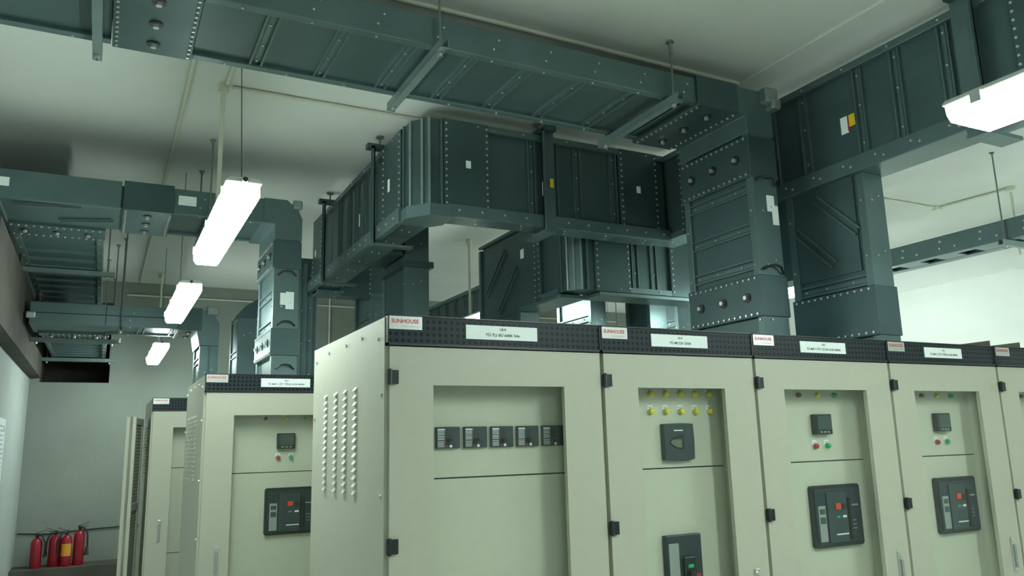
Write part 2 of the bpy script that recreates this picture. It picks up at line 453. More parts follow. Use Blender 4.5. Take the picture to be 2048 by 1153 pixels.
        pr = [(cx+.024, cz-.034), (cx-.02, cz-.030), (cx-.048, cz-.014), (cx-.060, cz-.002), (cx-.045, cz+.016), (cx-.010, cz+.030), (cx+.024, cz+.032)]
        obj('display_recess', MB().prism(pr, 'y', yi-.032, yi-.028), 'black_plastic', b)
        ps = [(cx+.010, cz-.026), (cx-.02, cz-.024), (cx-.044, cz-.011), (cx-.056, cz-.002), (cx-.042, cz+.010), (cx+.010, cz+.012)]
        obj('display', MB().prism(ps, 'y', yi-.034, yi-.030), 'lcd', b)
        obj('maker_mark', MB().box(cx-.030, cx+.022, yi-.0315, yi-.0295, cz+.050, cz+.055), 'white_label', b)
        bx, bz = x0+.370, 1.278
        b = obj('circuit_breaker', MB().box(bx, bx+.200, yi-.030, yi, bz-.36, bz), 'breaker_plastic', c, bevel=.004)
        obj('rating_label', MB().box(bx+.012, bx+.068, yi-.0315, yi-.0295, bz-.19, bz-.035), 'grey_plastic', b)
        obj('toggle_housing', MB().box(bx+.085, bx+.150, yi-.046, yi-.029, bz-.26, bz-.095), 'black_plastic', b, bevel=.005)
        obj('toggle', MB().box(bx+.102, bx+.135, yi-.066, yi-.045, bz-.235, bz-.155), 'black_rubber', b, bevel=.003)
        obj('status_flag', MB().box(bx+.104, bx+.134, yi-.0475, yi-.0455, bz-.143, bz-.128), 'green_lens', b)
        obj('trip_mark', MB().box(bx+.160, bx+.186, yi-.0315, yi-.0295, bz-.185, bz-.172), 'red_lens', b)
    elif kind == 'acb':
        pilot(c, 'indicator_lamp', x0+.413, 1.914, yi, 'dull_red_lens', .0125)
        pilot(c, 'indicator_lamp', x0+.550, 1.914, yi, 'yellow_lens', .0125)
        pilot(c, 'indicator_lamp', x0+.674, 1.914, yi, 'green_lens', .0125)
        mx, mz = x0+.550, 1.762
        b = obj('power_meter', MB().box(mx-.060, mx+.060, yi-.034, yi, mz-.052, mz+.052), 'black_plastic', c, bevel=.004)
        obj('display', MB().box(mx-.046, mx+.050, yi-.036, yi-.033, mz-.028, mz+.042), 'meter_screen', b)
        obj('key_row', MB().box(mx-.032, mx-.016, yi-.036, yi-.033, mz-.044, mz-.036).box(mx-.006, mx+.010, yi-.036, yi-.033, mz-.044, mz-.036).box(mx+.020, mx+.036, yi-.036, yi-.033, mz-.044, mz-.036), 'grey_plastic', b)
        pilot(c, 'push_button', x0+.503, 1.651, yi, 'red_lens', .014)
        pilot(c, 'push_button', x0+.590, 1.652, yi, 'green_lens', .014)
        acb(c, x0+.422, 1.148, yi)
    return c

cabinet(.95, .97, Y0, 'cream cabinet signed LB-4 with five small black breakers in a row and louvred side', 'capacitor', ('LB-4', 'TỦ TỤ BÙ 600K VAr', .158), .328)
cabinet(1.92, .88, Y0, 'cream cabinet signed LB-3 with two rows of five yellow lamps behind its window', 'mccb', ('LB-3', 'TỦ MCCB 1250A', .125), .272, louvres=None)
cabinet(2.80, .97, Y0, 'cream cabinet signed LB-2 with large black breaker, next to the yellow-lamp cabinet', 'acb', ('LB-2', 'TỦ MÁY CẮT LỘ RA ACB 4000A', .245), .320, louvres=None)
cabinet(3.77, .95, Y0, 'cream main breaker cabinet with large black breaker, between LB-2 and the end cabinet', 'acb', ('LB-1', 'TỦ MÁY CẮT TỔNG ACB 4000A', .245), .307, louvres=None)
cabinet(4.72, .95, Y0, 'cream cabinet with a flat metal tray lying on its roof', 'acb', ('LB', 'TỦ MÁY CẮT ACB', .18), .317, louvres=None)
# second row
R2Y, R2X = 5.50, .585
cabinet(R2X, .95, R2Y, 'cream cabinet with louvred side and lever handle, opening the second row behind LB-4', 'acb', ('LB-5', 'TỦ MÁY CẮT TỔNG ACB 4000A', .245), .352, hinge='R', seam=1.557, depth=1.14, louvres='parts')
for k in range(4):
    cabinet(R2X+.95*(k+1), .95, R2Y, ('cream second-row cabinet under the riser with the yellow sticker', 'cream second-row cabinet under the elbow of the diagonal-ribbed duct',
            'cream second-row cabinet under the first of the paired risers', 'cream second-row cabinet under the last of the paired risers')[k], 'plain', None, hinge='R', depth=1.14, louvres=None)
# third row
R3Y, R3X = 8.02, .41
cabinet(R3X, .93, R3Y, 'cream cabinet opening the third row beside the perforated screen door', 'plain', None, hinge='R', seam=1.566, depth=1.14, louvres='joined', seam2=.81)
cabinet(R3X+.93, .93, R3Y, 'cream cabinet of the third row, second from the perforated screen door', 'plain', None, hinge='R', depth=1.14, louvres=None)

# ------------------------------------------------------------------ busbar trunking
AX = 'xyz'
def mkbox(ax, t, wdt, a, tt, ww):
    """box from ranges on the named axes"""
    d = {ax: a, t: tt, wdt: ww}
    return (*d['x'], *d['y'], *d['z'])
RIBS = {}
def rib_mesh(ax, t, length):
    """hat-section rib across a wide face: runs along the width axis, proud towards +t"""
    key = (ax, t, round(length, 3))
    if key in RIBS: return RIBS[key]
    wdt = [k for k in AX if k not in (ax, t)][0]
    L = length / 2
    mb = MB()
    mb.box(*mkbox(ax, t, wdt, (-.032, -.022), (-.016, .016), (-L, L)))
    mb.box(*mkbox(ax, t, wdt, (.022, .032), (-.016, .016), (-L, L)))
    mb.box(*mkbox(ax, t, wdt, (-.010, .010), (-.003, .003), (-L, L)))
    RIBS[key] = mb.mesh('stiffener_rib'); return RIBS[key]
KNOB = {}
def knob_mesh(axis, sgn):
    key = (axis, sgn)
    if key not in KNOB:
        KNOB[key] = MB().cyl((0, 0, 0), axis, .030, .006*sgn, 16).mesh('joint_bolt')
    return KNOB[key]

def straight(par, box, ax, t, ribs=(), rail=.05, lip=.0, inset=.020, bolts=True, name='duct_body', cross_faces=(-1, 1), rail_bolt=.30):
    """one straight piece of sandwich busbar duct: recessed wide faces, two side rails, ribs across"""
    rng = {'x': (box[0], box[1]), 'y': (box[2], box[3]), 'z': (box[4], box[5])}
    wdt = [k for k in AX if k not in (ax, t)][0]
    a, tt, ww = rng[ax], rng[t], rng[wdt]
    obj(name, MB().box(*mkbox(ax, t, wdt, a, (tt[0]+inset, tt[1]-inset), (ww[0]+rail*.5, ww[1]-rail*.5))), 'duct_paint', par)
    bo = MB()
    for s in (0, 1):
        r = (ww[0], ww[0]+rail) if s == 0 else (ww[1]-rail, ww[1])
        ro = obj('side_rail', MB().box(*mkbox(ax, t, wdt, a, (tt[0]-lip, tt[1]+lip), r)), 'duct_rail', par, bevel=.003)
        if bolts:
            n = max(1, int((a[1]-a[0]) / rail_bolt))
            for i in range(n):
                p = a[0] + (a[1]-a[0]) * (i+.5) / n
                sg = -1 if s == 0 else 1
                edge = ww[s]
                for q in (.32, .68):
                    c = {ax: p + (.03 if q > .5 else 0), t: tt[0] + (tt[1]-tt[0])*q, wdt: edge + (0 if sg > 0 else -.006)}
                    bo.cyl((c['x'], c['y'], c['z']), wdt, .0058, .005, 6)
                # on the lips of the rails
                for k in (0, 1):
                    c = {ax: p, t: (tt[0]-lip-.006 if k == 0 else tt[1]+lip), wdt: (r[0]+r[1])/2}
                    bo.cyl((c['x'], c['y'], c['z']), t, .0058, .006, 6)
    L = ww[1]-ww[0]-2*rail
    for p in ribs:
        for s in cross_faces:
            c = {ax: p, t: tt[0]+inset if s < 0 else tt[1]-inset, wdt: (ww[0]+ww[1])/2}
            me = rib_mesh(ax, t, L)
            inst('stiffener_rib', me, 'duct_rail', par, (c['x'], c['y'], c['z']))
            for q in (-.30, .10, .42):
                cc = dict(c); cc[wdt] += q*L; cc[t] += (-.010 if s < 0 else .003)
                bo.cyl((cc['x'], cc['y'], cc['z']), t, .006, .006, 6)
    if bo.v: obj('bolt_heads', bo, 'bolt_steel', par, kind='stuff')

def cover(par, box, ax, t, knobs=3, faces=(-1,), proud=.012, pitch=.045, m='duct_cover'):
    """bolted joint cover wrapped round a duct with a row of large joint bolts"""
    rng = {'x': (box[0], box[1]), 'y': (box[2], box[3]), 'z': (box[4], box[5])}
    wdt = [k for k in AX if k not in (ax, t)][0]
    a, tt, ww = rng[ax], rng[t], rng[wdt]
    cv = obj('joint_cover', MB().box(*mkbox(ax, t, wdt, a, (tt[0]-proud, tt[1]+proud), (ww[0]-proud, ww[1]+proud))), m, par, bevel=.004)
    bo = MB()
    n = int((ww[1]-ww[0]) / pitch)
    for s in faces:
        e = tt[0]-proud-.007 if s < 0 else tt[1]+proud
        for i in range(n):
            q = ww[0] + (ww[1]-ww[0]) * (i+.5)/n
            for p in (a[0]+.018, a[1]-.018):
                c = {ax: p, t: e, wdt: q}
                bo.cyl((c['x'], c['y'], c['z']), t, .0072, .007, 6)
        for i in range(knobs):
            c = {ax: (a[0]+a[1])/2, t: (tt[0]-proud if s < 0 else tt[1]+proud), wdt: ww[0] + (ww[1]-ww[0]) * (i+.5)/knobs}
            k = inst('joint_bolt', knob_mesh(t, s), 'black_plastic', cv, (c['x'], c['y'], c['z']))
            bo.cyl((c['x'], c['y'], c['z']), t, .014, .022*s, 6)
    obj('cover_bolts', bo, 'bolt_steel', cv, kind='stuff')
    # splice straps along the thin sides
    return cv
def diagonal(par, p, q, nrm):
    """pressed diagonal stiffener: a pair of raised bars"""
    p, q, n = Vector(p), Vector(q), Vector(nrm)
    u = n.cross((q-p).normalized()).normalized()
    obj('diagonal_rib', MB().bar(p-u*.022, q-u*.022, .012, .016, n).bar(p+u*.022, q+u*.022, .012, .016, n), 'duct_rail', par)
def sticker(par, c, axis, wu, wv, m='white_label', name='sticker', thin=.0015):
    """flat label on a face; axis is the face normal with sign, wu/wv the half sizes on the remaining axes in xyz order"""
    s, ax = (-1, axis[1]) if axis[0] == '-' else (1, axis[0])
    ot = [k for k in AX if k != ax]
    d = {ax: sorted((c[AX.index(ax)], c[AX.index(ax)] + s*thin)), ot[0]: (c[AX.index(ot[0])]-wu, c[AX.index(ot[0])]+wu), ot[1]: (c[AX.index(ot[1])]-wv, c[AX.index(ot[1])]+wv)}
    return obj(name, MB().box(*d['x'], *d['y'], *d['z']), m, par)
def frange(a, b, st):
    o = []; x = a
    while x <= b + 1e-6: o.append(round(x, 3)); x += st
    return o

# ---- run A: flat duct above the first row, elbow, drop into LB-2
A = thing('busbar_duct', (3.44, 3.64, 2.2035), 'wide flat grey busbar duct crossing above the first row and dropping into cabinet LB-2', 'busbar duct')
straight(A, (-3.6, -.075, 3.33, 3.95, 3.62, 3.775), 'x', 'z', ribs=frange(-3.3, -.4, .34))
cover(A, (-.07, .28, 3.34, 3.94, 3.622, 3.773), 'x', 'z', knobs=3)
straight(A, (.285, 3.02, 3.33, 3.95, 3.62, 3.775), 'x', 'z', ribs=(.58, .90, 1.235, 1.56, 1.88, 2.21, 2.555, 2.87))
cover(A, (2.96, 3.27, 3.325, 3.955, 3.615, 3.78), 'x', 'z', knobs=3)
# elbow block with a chamfered outer corner
obj('elbow', MB().prism([(3.20, 3.61), (3.33, 3.61), (3.33, 3.50), (3.545, 3.50), (3.545, 3.66), (3.52, 3.72), (3.45, 3.785), (3.20, 3.785)], 'y', 3.325, 3.955), 'duct_rail', A, bevel=.004)
obj('elbow_clip', MB().box(3.46, 3.56, 3.27, 3.345, 3.70, 3.80).box(3.50, 3.57, 3.26, 3.36, 3.66, 3.73), 'galvanised', A, bevel=.015)
straight(A, (3.34, 3.535, 3.33, 3.95, 2.2035, 3.51), 'z', 'x', ribs=(3.165, 2.92, 2.70))
cover(A, (3.34, 3.535, 3.335, 3.945, 3.225, 3.485), 'z', 'x', knobs=3)
cover(A, (3.34, 3.535, 3.335, 3.945, 2.385, 2.63), 'z', 'x', knobs=3)
for zz in (3.20, 2.66):
    obj('earth_strap', MB().tube([(3.36, 3.318, zz), (3.40, 3.300, zz+.02), (3.44, 3.295, zz+.026), (3.48, 3.300, zz+.018), (3.515, 3.318, zz-.02)], .007, 6), 'black_rubber', A)
sticker(A, (3.47, 3.328, 3.07), '-y', .030, .05, name='sticker'); sticker(A, (3.50, 3.327, 3.00), '-y', .025, .06)
sticker(A, (3.333, 3.50, 3.555), '-x', .06, .026)

# ---- run E + C2: upright duct on the right, tee down into the main cabinet
Ed = thing('busbar_duct', (3.86, 3.2, 2.2035), 'upright grey busbar duct with yellow and white sticker, dropping into the main breaker cabinet', 'busbar duct')
straight(Ed, (3.78, 3.95, -1.2, 3.74, 3.19, 3.85), 'y', 'x', ribs=(-.9, -.5, -.1, .3, .7, 1.1, 1.45, 2.35, 2.64, 2.89, 3.30, 3.56), rail=.045, lip=.012)
obj('bottom_rail', MB().box(3.745, 3.985, -1.2, 3.74, 3.18, 3.275), 'duct_rail', Ed, bevel=.004)
bo = MB()
for i in range(22):
    yy = -1.0 + i*.22
    bo.cyl((3.739, yy, 3.215), 'x', .007, .006, 6); bo.cyl((3.739, yy+.05, 3.235), 'x', .007, .006, 6)
obj('bolt_heads', bo, 'bolt_steel', Ed, kind='stuff')
cover(Ed, (3.78, 3.95, 1.62, 2.0, 3.20, 3.84), 'y', 'x', knobs=3)
straight(Ed, (3.78, 3.945, 2.92, 3.50, 2.2035, 3.18), 'z', 'x', ribs=(2.56,), rail=.05)
obj('tee_plate', MB().box(3.79, 3.94, 3.0, 3.50, 2.62, 3.18), 'duct_paint', Ed)
obj('tee_rim', MB().box(3.785, 3.95, 3.50, 3.72, 2.66, 3.18), 'duct_cover', Ed)
sticker(Ed, (3.785, 3.66, 2.93), '-x', .03, .055)
diagonal(Ed, (3.792, 3.267, 3.114), (3.792, 2.99, 2.845), (-1, 0, 0)); diagonal(Ed, (3.792, 3.446, 2.954), (3.792, 3.172, 2.688), (-1, 0, 0))
cover(Ed, (3.78, 3.945, 2.925, 3.495, 2.24, 2.52), 'z', 'x', knobs=0)
sticker(Ed, (3.799, 3.014, 3.50), '-x', .026, .052, name='sticker'); sticker(Ed, (3.799, 2.960, 3.515), '-x', .022, .036, 'yellow_label', 'warning_sticker')
sticker(Ed, (3.799, 2.985, 3.505), '-x', .004, .05, 'red_lens', 'sticker_edge', .004)

# ---- run B: upright duct with a corner, behind the first row
Bd = thing('busbar_duct', (2.7, 4.67, 3.17), 'upright dark busbar duct turning a ridged corner behind cabinet LB-4, above another duct', 'busbar duct')
zb0, zb1 = 3.17, 3.83
straight(Bd, (1.96, 3.70, 4.58, 4.76, zb0, zb1), 'x', 'y', ribs=(2.55, 2.73, 2.92, 3.23), rail=.045, lip=.01)
cover(Bd, (1.885, 2.215, 4.58, 4.76, zb0+.01, zb1-.01), 'x', 'y', knobs=0)
cover(Bd, (3.275, 3.62, 4.58, 4.76, zb0+.01, zb1-.01), 'x', 'y', knobs=0)
straight(Bd, (1.70, 1.88, 4.86, 7.22, zb0, zb1), 'y', 'x', ribs=(5.50, 5.75, 5.98, 6.2, 6.48), rail=.045, lip=.01)
cover(Bd, (1.70, 1.88, 4.86, 5.24, zb0+.01, zb1-.01), 'y', 'x', knobs=0)
cover(Bd, (1.70, 1.88, 7.02, 7.36, zb0+.01, zb1-.01), 'y', 'x', knobs=0)
obj('corner_block', MB().prism([(1.70, 4.86), (1.70, 4.70), (1.79, 4.58), (1.96, 4.58), (1.96, 4.76), (1.88, 4.76), (1.88, 4.86)], 'z', zb0+.005, zb1-.005), 'duct_cover', Bd)
for (x, y, a) in ((1.694, 4.80, 0), (1.702, 4.695, .55), (1.755, 4.622, .92), (1.787, 4.579, 1.2), (1.87, 4.574, math.pi/2)):
    k = inst('corner_ridge', MB().box(-.008, .008, -.008, .008, -.325, .325).mesh('corner_ridge'), 'galvanised' if .5 < a < 1.3 else 'duct_rail', Bd, (x, y, 3.50), (0, 0, a))
# foot rails running along the bottom edge
obj('bottom_rail', MB().box(1.655, 1.70, 4.80, 7.40, zb0-.015, zb0+.085), 'duct_rail', Bd, bevel=.003)
obj('bottom_rail', MB().box(1.90, 3.70, 4.545, 4.58, zb0-.015, zb0+.07), 'duct_rail', Bd, bevel=.003)
obj('corner_foot', MB().prism([(1.67, 4.84), (1.67, 4.69), (1.78, 4.55), (1.95, 4.55), (1.95, 4.76), (1.88, 4.84)], 'z', zb0-.02, zb0+.06), 'duct_rail', Bd)
bo = MB()
for i in range(16):
    bo.cyl((1.648, 4.9 + i*.155, zb0+.035), 'x', .008, .008, 6)
for i in range(11):
    bo.cyl((1.98 + i*.165, 4.538, zb0+.03), 'y', .007, .008, 6)
obj('bolt_heads', bo, 'bolt_steel', Bd, kind='stuff')
straight(Bd, (3.70, 3.88, 3.80, 4.76, zb0, zb1), 'y', 'x', ribs=(4.0,), rail=.045, lip=.01)
cover(Bd, (3.70, 3.88, 4.10, 4.40, zb0+.01, zb1-.01), 'y', 'x', knobs=0)
obj('end_plate', MB().box(3.70, 3.93, 3.745, 3.80, zb0, zb1), 'duct_cover', Bd)
# far end turns right and drops as a riser
straight(Bd, (1.70, 2.40, 7.22, 7.40, zb0-.06, zb1), 'x', 'y', rail=.045, lip=.01)
cover(Bd, (1.92, 2.22, 7.22, 7.40, zb0-.05, zb1-.01), 'x', 'y', knobs=1)
straight(Bd, (2.225, 2.395, 7.262, 7.80, 0, zb1-.1), 'z', 'x', ribs=(2.9,), rail=.045)
for (x, z) in ((2.06, 3.53), (3.44, 3.53)):
    sticker(Bd, (x, 4.567, z), '-y', .018, .026)
sticker(Bd, (1.687, 5.10, 3.50), '-x', .02, .045)
sticker(Bd, (1.687, 7.25, 3.50), '-x', .015, .03); sticker(Bd, (2.64, 4.585, 3.44), '-y', .012, .05)
sticker(Bd, (1.699, 5.85, 3.45), '-x', .012, .05)
# link from the duct into the riser beside it
straight(Bd, (1.90, 2.085, 5.92, 6.44, zb0+.05, zb1-.1), 'x', 'y', rail=.03, bolts=False)

# ---- run D: lower upright duct with a corner and an elbow down into the second row
Dd = thing('busbar_duct', (3.15, 6.1, 2.2035), 'upright dark busbar duct with diagonal ribs, hung below the ridged-corner duct', 'busbar duct')
zd0, zd1 = 2.815, 3.50
straight(Dd, (3.28, 4.38, 4.90, 5.08, zd0, zd1), 'x', 'y', ribs=(3.62, 3.80), rail=.045, lip=.01)
cover(Dd, (3.24, 3.56, 4.90, 5.08, zd0+.01, zd1-.01), 'x', 'y', knobs=0)
cover(Dd, (3.95, 4.20, 4.90, 5.08, zd0+.01, zd1-.01), 'x', 'y', knobs=0)
obj('corner_block', MB().prism([(3.05, 5.12), (3.05, 4.99), (3.12, 4.90), (3.28, 4.90), (3.28, 5.08), (3.23, 5.12)], 'z', zd0+.005, zd1-.005), 'duct_cover', Dd)
for (x, y, a) in ((3.045, 5.06, 0), (3.052, 4.985, .5), (3.085, 4.945, .9), (3.12, 4.897, 1.2), (3.17, 4.894, math.pi/2)):
    inst('corner_ridge', MB().box(-.007, .007, -.007, .007, -.335, .335).mesh('corner_ridge'), 'galvanised' if .4 < a < 1.3 else 'duct_rail', Dd, (x, y, 3.155), (0, 0, a))
straight(Dd, (3.05, 3.23, 5.12, 5.52, zd0, zd1), 'y', 'x', rail=.045, lip=.01, bolts=False)
cover(Dd, (3.05, 3.23, 5.38, 5.48, zd0+.01, zd1-.01), 'y', 'x', knobs=0)
obj('elbow', MB().prism([(5.50, zd0), (5.50, zd1), (6.45, zd1), (6.52, zd1-.05), (6.52, zd0-.02), (5.76, zd0-.02), (5.70, zd0)], 'x', 3.062, 3.218), 'duct_paint', Dd)
obj('elbow_rim', MB().box(3.04, 3.24, 6.50, 6.54, zd0-.02, zd1-.03).box(3.04, 3.24, 5.50, 6.54, zd1-.015, zd1+.012), 'duct_rail', Dd)
diagonal(Dd, (3.062, 6.42, 3.02), (3.062, 6.02, 3.36), (-1, 0, 0)); diagonal(Dd, (3.062, 6.16, 2.84), (3.062, 5.80, 3.16), (-1, 0, 0))
straight(Dd, (3.05, 3.23, 5.76, 6.52, 2.2035, zd0-.02), 'z', 'x', ribs=(2.66,), rail=.05)
obj('bottom_rail', MB().box(3.02, 3.26, 5.06, 5.72, zd0-.035, zd0-.008).box(3.26, 4.38, 4.87, 5.11, zd0-.035, zd0-.008), 'duct_rail', Dd, bevel=.003)
sticker(Dd, (3.0615, 5.72, 3.27), '-x', .03, .04); sticker(Dd, (3.43, 4.887, 3.43), '-y', .022, .035)
sticker(Dd, (3.66, 4.889, 3.38), '-y', .026, .05, 'yellow_label', 'warning_sticker'); sticker(Dd, (3.74, 4.889, 3.36), '-y', .035, .06)
# right end drops to the second row
straight(Dd, (4.20, 4.38, 5.09, 5.50, zd0+.1, zd1-.02), 'y', 'x', rail=.045)
straight(Dd, (4.20, 4.38, 5.52, 5.88, 2.2035, zd1-.02), 'z', 'x', ribs=(2.5,), rail=.045)

# ---- riser C3
C3 = thing('busbar_riser', (2.19, 6.18, 2.2035), 'dark grey busbar riser with yellow sticker below the ridged-corner duct', 'busbar duct')
straight(C3, (2.09, 2.295, 5.90, 6.48, 2.2035, 3.76), 'z', 'x', ribs=(2.70, 3.3), rail=.05)
obj('riser_flange', MB().box(2.06, 2.325, 5.87, 6.51, 3.12, 3.17), 'duct_cover', C3)
sticker(C3, (2.0885, 5.99, 2.60), '-x', .022, .045); sticker(C3, (2.0885, 5.99, 2.665), '-x', .022, .025, 'yellow_label', 'warning_sticker')
# ---- risers C6, C7 joined by a flat duct
C6 = thing('busbar_riser', (3.92, 6.2, 2.2035), 'pair of grey busbar risers joined overhead, standing on the second row behind the lower duct', 'busbar duct')
for x0, x1, st in ((3.84, 4.0, False), (4.82, 4.98, True)):
    straight(C6, (x0, x1, 5.90, 6.50, 2.2035, 3.30), 'z', 'x', ribs=(2.80, 2.52), rail=.05)
    sticker(C6, (x0-.0015, 6.08, 2.66), '-x', .05, .05)
    if st: sticker(C6, (x0-.0015, 6.08, 2.735), '-x', .03, .025, 'yellow_label', 'warning_sticker')
straight(C6, (3.84, 4.98, 5.92, 6.48, 3.30, 3.46), 'x', 'z', ribs=(4.2, 4.6), rail=.05)

# ---- run G: flat duct over the second row, to the wall opening, riser C4
G = thing('busbar_duct', (1.16, 6.2, 2.2035), 'flat grey busbar duct over the second row, turning to the wall opening', 'busbar duct')
g0, g1 = 3.37, 3.555
straight(G, (.36, 1.07, 5.90, 6.52, g0, g1), 'x', 'z', ribs=(.62,), rail=.045)
cover(G, (.04, .36, 5.89, 6.53, g0, g1), 'x', 'z', knobs=3)
obj('flat_elbow', MB().box(-.70, .05, 5.93, 6.56, g0+.015, g1-.015), 'duct_paint', G)
obj('elbow_rim', MB().box(-.735, .025, 5.89, 5.94, g0-.004, g1+.004).box(-.735, -.692, 5.942, 6.545, g0-.004, g1+.004), 'duct_rail', G, bevel=.003)
diagonal(G, (-.62, 6.05, g0+.015), (-.22, 5.99, g0+.015), (0, 0, -1)); diagonal(G, (-.36, 6.40, g0+.015), (-.02, 6.28, g0+.015), (0, 0, -1))
cover(G, (-.70, -.075, 6.56, 6.86, g0+.004, g1-.004), 'y', 'z', knobs=3)
straight(G, (-.69, -.08, 6.86, 11.9, g0, g1), 'y', 'z', ribs=frange(7.15, 11.2, .32), rail=.045)
obj('elbow', MB().prism([(.98, g0-.005), (1.065, g0-.005), (1.065, 3.25), (1.265, 3.25), (1.265, 3.42), (1.235, 3.49), (1.15, g1+.005), (.98, g1+.005)], 'y', 5.885, 6.55), 'duct_rail', G, bevel=.004)
obj('elbow_clip', MB().box(1.19, 1.26, 5.86, 5.90, 3.49, 3.56), 'galvanised', G, bevel=.012)
straight(G, (1.07, 1.255, 5.90, 6.55, 2.2035, 3.28), 'z', 'x', ribs=(2.62, 2.85), rail=.05)
cover(G, (1.07, 1.255, 5.90, 6.55, 3.03, 3.24), 'z', 'x', knobs=3)
cover(G, (1.07, 1.255, 5.90, 6.55, 2.38, 2.58), 'z', 'x', knobs=3)
sticker(G, (.45, 5.893, 3.47), '-y', .06, .035); sticker(G, (-.73+.06, 5.886, 3.47), '-y', .035, .03)
sticker(G, (1.15, 5.898, 2.80), '-y', .03, .045); sticker(G, (1.19, 5.897, 2.79), '-y', .03, .065)
for zz in (3.0, 2.62, 2.3):
    obj('earth_strap', MB().tube([(1.10, 5.890, zz-.02), (1.13, 5.87, zz+.005), (1.165, 5.865, zz+.012), (1.20, 5.87, zz+.005), (1.23, 5.890, zz-.02)], .006, 6), 'black_rubber', G)

# ---- run H: flat duct over the third row, riser C5
Hd = thing('busbar_duct', (.92, 8.7, 2.2035), 'pale grey busbar duct over the third row, turning to the wall opening', 'busbar duct')
h0, h1 = 2.91, 3.115
straight(Hd, (-.02, .83, 8.45, 9.05, h0, h1), 'x', 'z', ribs=(.3, .6), rail=.045)
obj('flat_elbow', MB().box(-.62, 0, 8.48, 9.08, h0+.015, h1-.015), 'duct_paint', Hd)
obj('elbow_rim', MB().box(-.65, -.022, 8.445, 8.49, h0, h1).box(-.65, -.612, 8.492, 9.065, h0, h1), 'duct_rail', Hd, bevel=.003)
obj('rail_groove', MB().box(-.60, .80, 8.441, 8.447, 3.010, 3.018), 'black_plastic', Hd)
cover(Hd, (.62, .84, 8.44, 9.06, h0, h1), 'x', 'z', knobs=2)
cover(Hd, (-.60, .005, 9.08, 9.30, h0+.004, h1-.004), 'y', 'z', knobs=3)
straight(Hd, (-.595, .0, 9.30, 11.9, h0, h1), 'y', 'z', ribs=frange(9.5, 11.4, .25), rail=.045)
obj('elbow', MB().prism([(.80, h0-.018), (.826, 2.75), (1.01, 2.75), (1.01, 2.98), (.94, 3.09), (.80, 3.12)], 'y', 8.435, 9.06), 'duct_rail', Hd, bevel=.004)
obj('end_clip', MB().box(-.68, -.60, 8.42, 8.47, 2.96, 3.02), 'bolt_steel', Hd, bevel=.012)
obj('elbow_clip', MB().box(.88, 1.0, 8.40, 8.46, 3.06, 3.15), 'galvanised', Hd, bevel=.015)
straight(Hd, (.835, 1.01, 8.45, 9.05, 2.2035, 2.76), 'z', 'x', ribs=(2.62,), rail=.05)
obj('riser_seam', MB().box(.915, .93, 8.442, 8.45, 2.45, 2.95), 'duct_cover', Hd)

# ---- far ducts seen between the others
K = thing('busbar_riser', (1.28, 8.8, 2.2035), 'dark chamfered busbar riser standing on the third row behind the second-row riser', 'busbar duct')
straight(K, (1.20, 1.38, 8.50, 9.05, 2.2035, 3.10), 'z', 'x', ribs=(2.7,), rail=.05)
obj('elbow', MB().prism([(1.20, 3.06), (1.26, 3.18), (1.38, 3.26), (1.80, 3.26), (1.80, 3.08), (1.39, 3.06)], 'y', 8.48, 9.07), 'duct_cover', K)
straight(K, (1.39, 2.25, 8.52, 9.03, 2.50, 2.78), 'x', 'z', ribs=(1.7, 2.0), rail=.05)
C9 = thing('busbar_riser', (1.65, 7.72, 0), 'tall ribbed grey riser standing on the floor behind the second row', 'busbar duct')
straight(C9, (1.555, 1.76, 7.45, 8.0, 0, 3.46), 'z', 'x', ribs=(1.0, 2.0, 2.9), rail=.05)
for x in (1.60, 1.655, 1.71):
    obj('corner_ridge', MB().box(x-.008, x+.008, 7.437, 7.452, .3, 3.44), 'duct_rail', C9)
obj('riser_cap', MB().box(1.54, 1.775, 7.43, 8.02, 3.44, 3.49), 'duct_cover', C9)
Q = thing('busbar_duct', (4.05, 9.5, 3.0), 'distant upright dark duct running to the back wall beside a pendant lamp pipe', 'busbar duct')
straight(Q, (3.97, 4.15, 7.5, 11.5, 3.0, 3.6), 'y', 'x', ribs=frange(7.8, 11.3, .3), rail=.045, lip=.01, bolts=False)
T = thing('busbar_duct', (6.0, 8.7, 2.85), 'distant flat dark duct seen under the lower upright duct', 'busbar duct')
straight(T, (5.35, 7.6, 8.4, 9.0, 2.86, 3.08), 'x', 'z', ribs=(5.7, 6.1, 6.5), rail=.05)
cover(T, (5.75, 6.05, 8.39, 9.01, 2.86, 3.08), 'x', 'z', knobs=3)

# ---- run F: ladder-backed duct along the right wall
Fd = thing('busbar_duct', (6.5, 4, 3.2), 'narrow grey duct with dark slots underneath, hung before the white wall', 'busbar duct')
f0, f1 = 3.21, 3.375
obj('side_rail', MB().box(6.36, 6.40, 1.5, 6.5, f0, f1), 'duct_rail', Fd, bevel=.003)
obj('side_rail', MB().box(6.66, 6.70, 1.5, 6.5, f0, f1), 'duct_rail', Fd, bevel=.003)
obj('bottom_flange', MB().box(6.40, 6.445, 1.5, 6.5, f0, f0+.012).box(6.60, 6.66, 1.5, 6.5, f0, f0+.012), 'duct_rail', Fd)
obj('duct_body', MB().box(6.40, 6.66, 1.5, 6.5, f0+.05, f1-.015), 'black_plastic', Fd)
for i in range(14):
    yy = 1.62 + i*.36
    obj('cross_plate', MB().box(6.44, 6.61, yy, yy+.20, f0+.002, f0+.014), 'duct_rail', Fd)
bo = MB()
for i in range(13):
    yy = 1.7 + i*.36
    for dy, zz in ((0, f0+.115), (.01, f0+.055), (-.13, f0+.05)):
        bo.cyl((6.352, yy+dy, zz), 'x', .010, .009, 8)
obj('bolt_heads', bo, 'bolt_steel', Fd, kind='stuff')

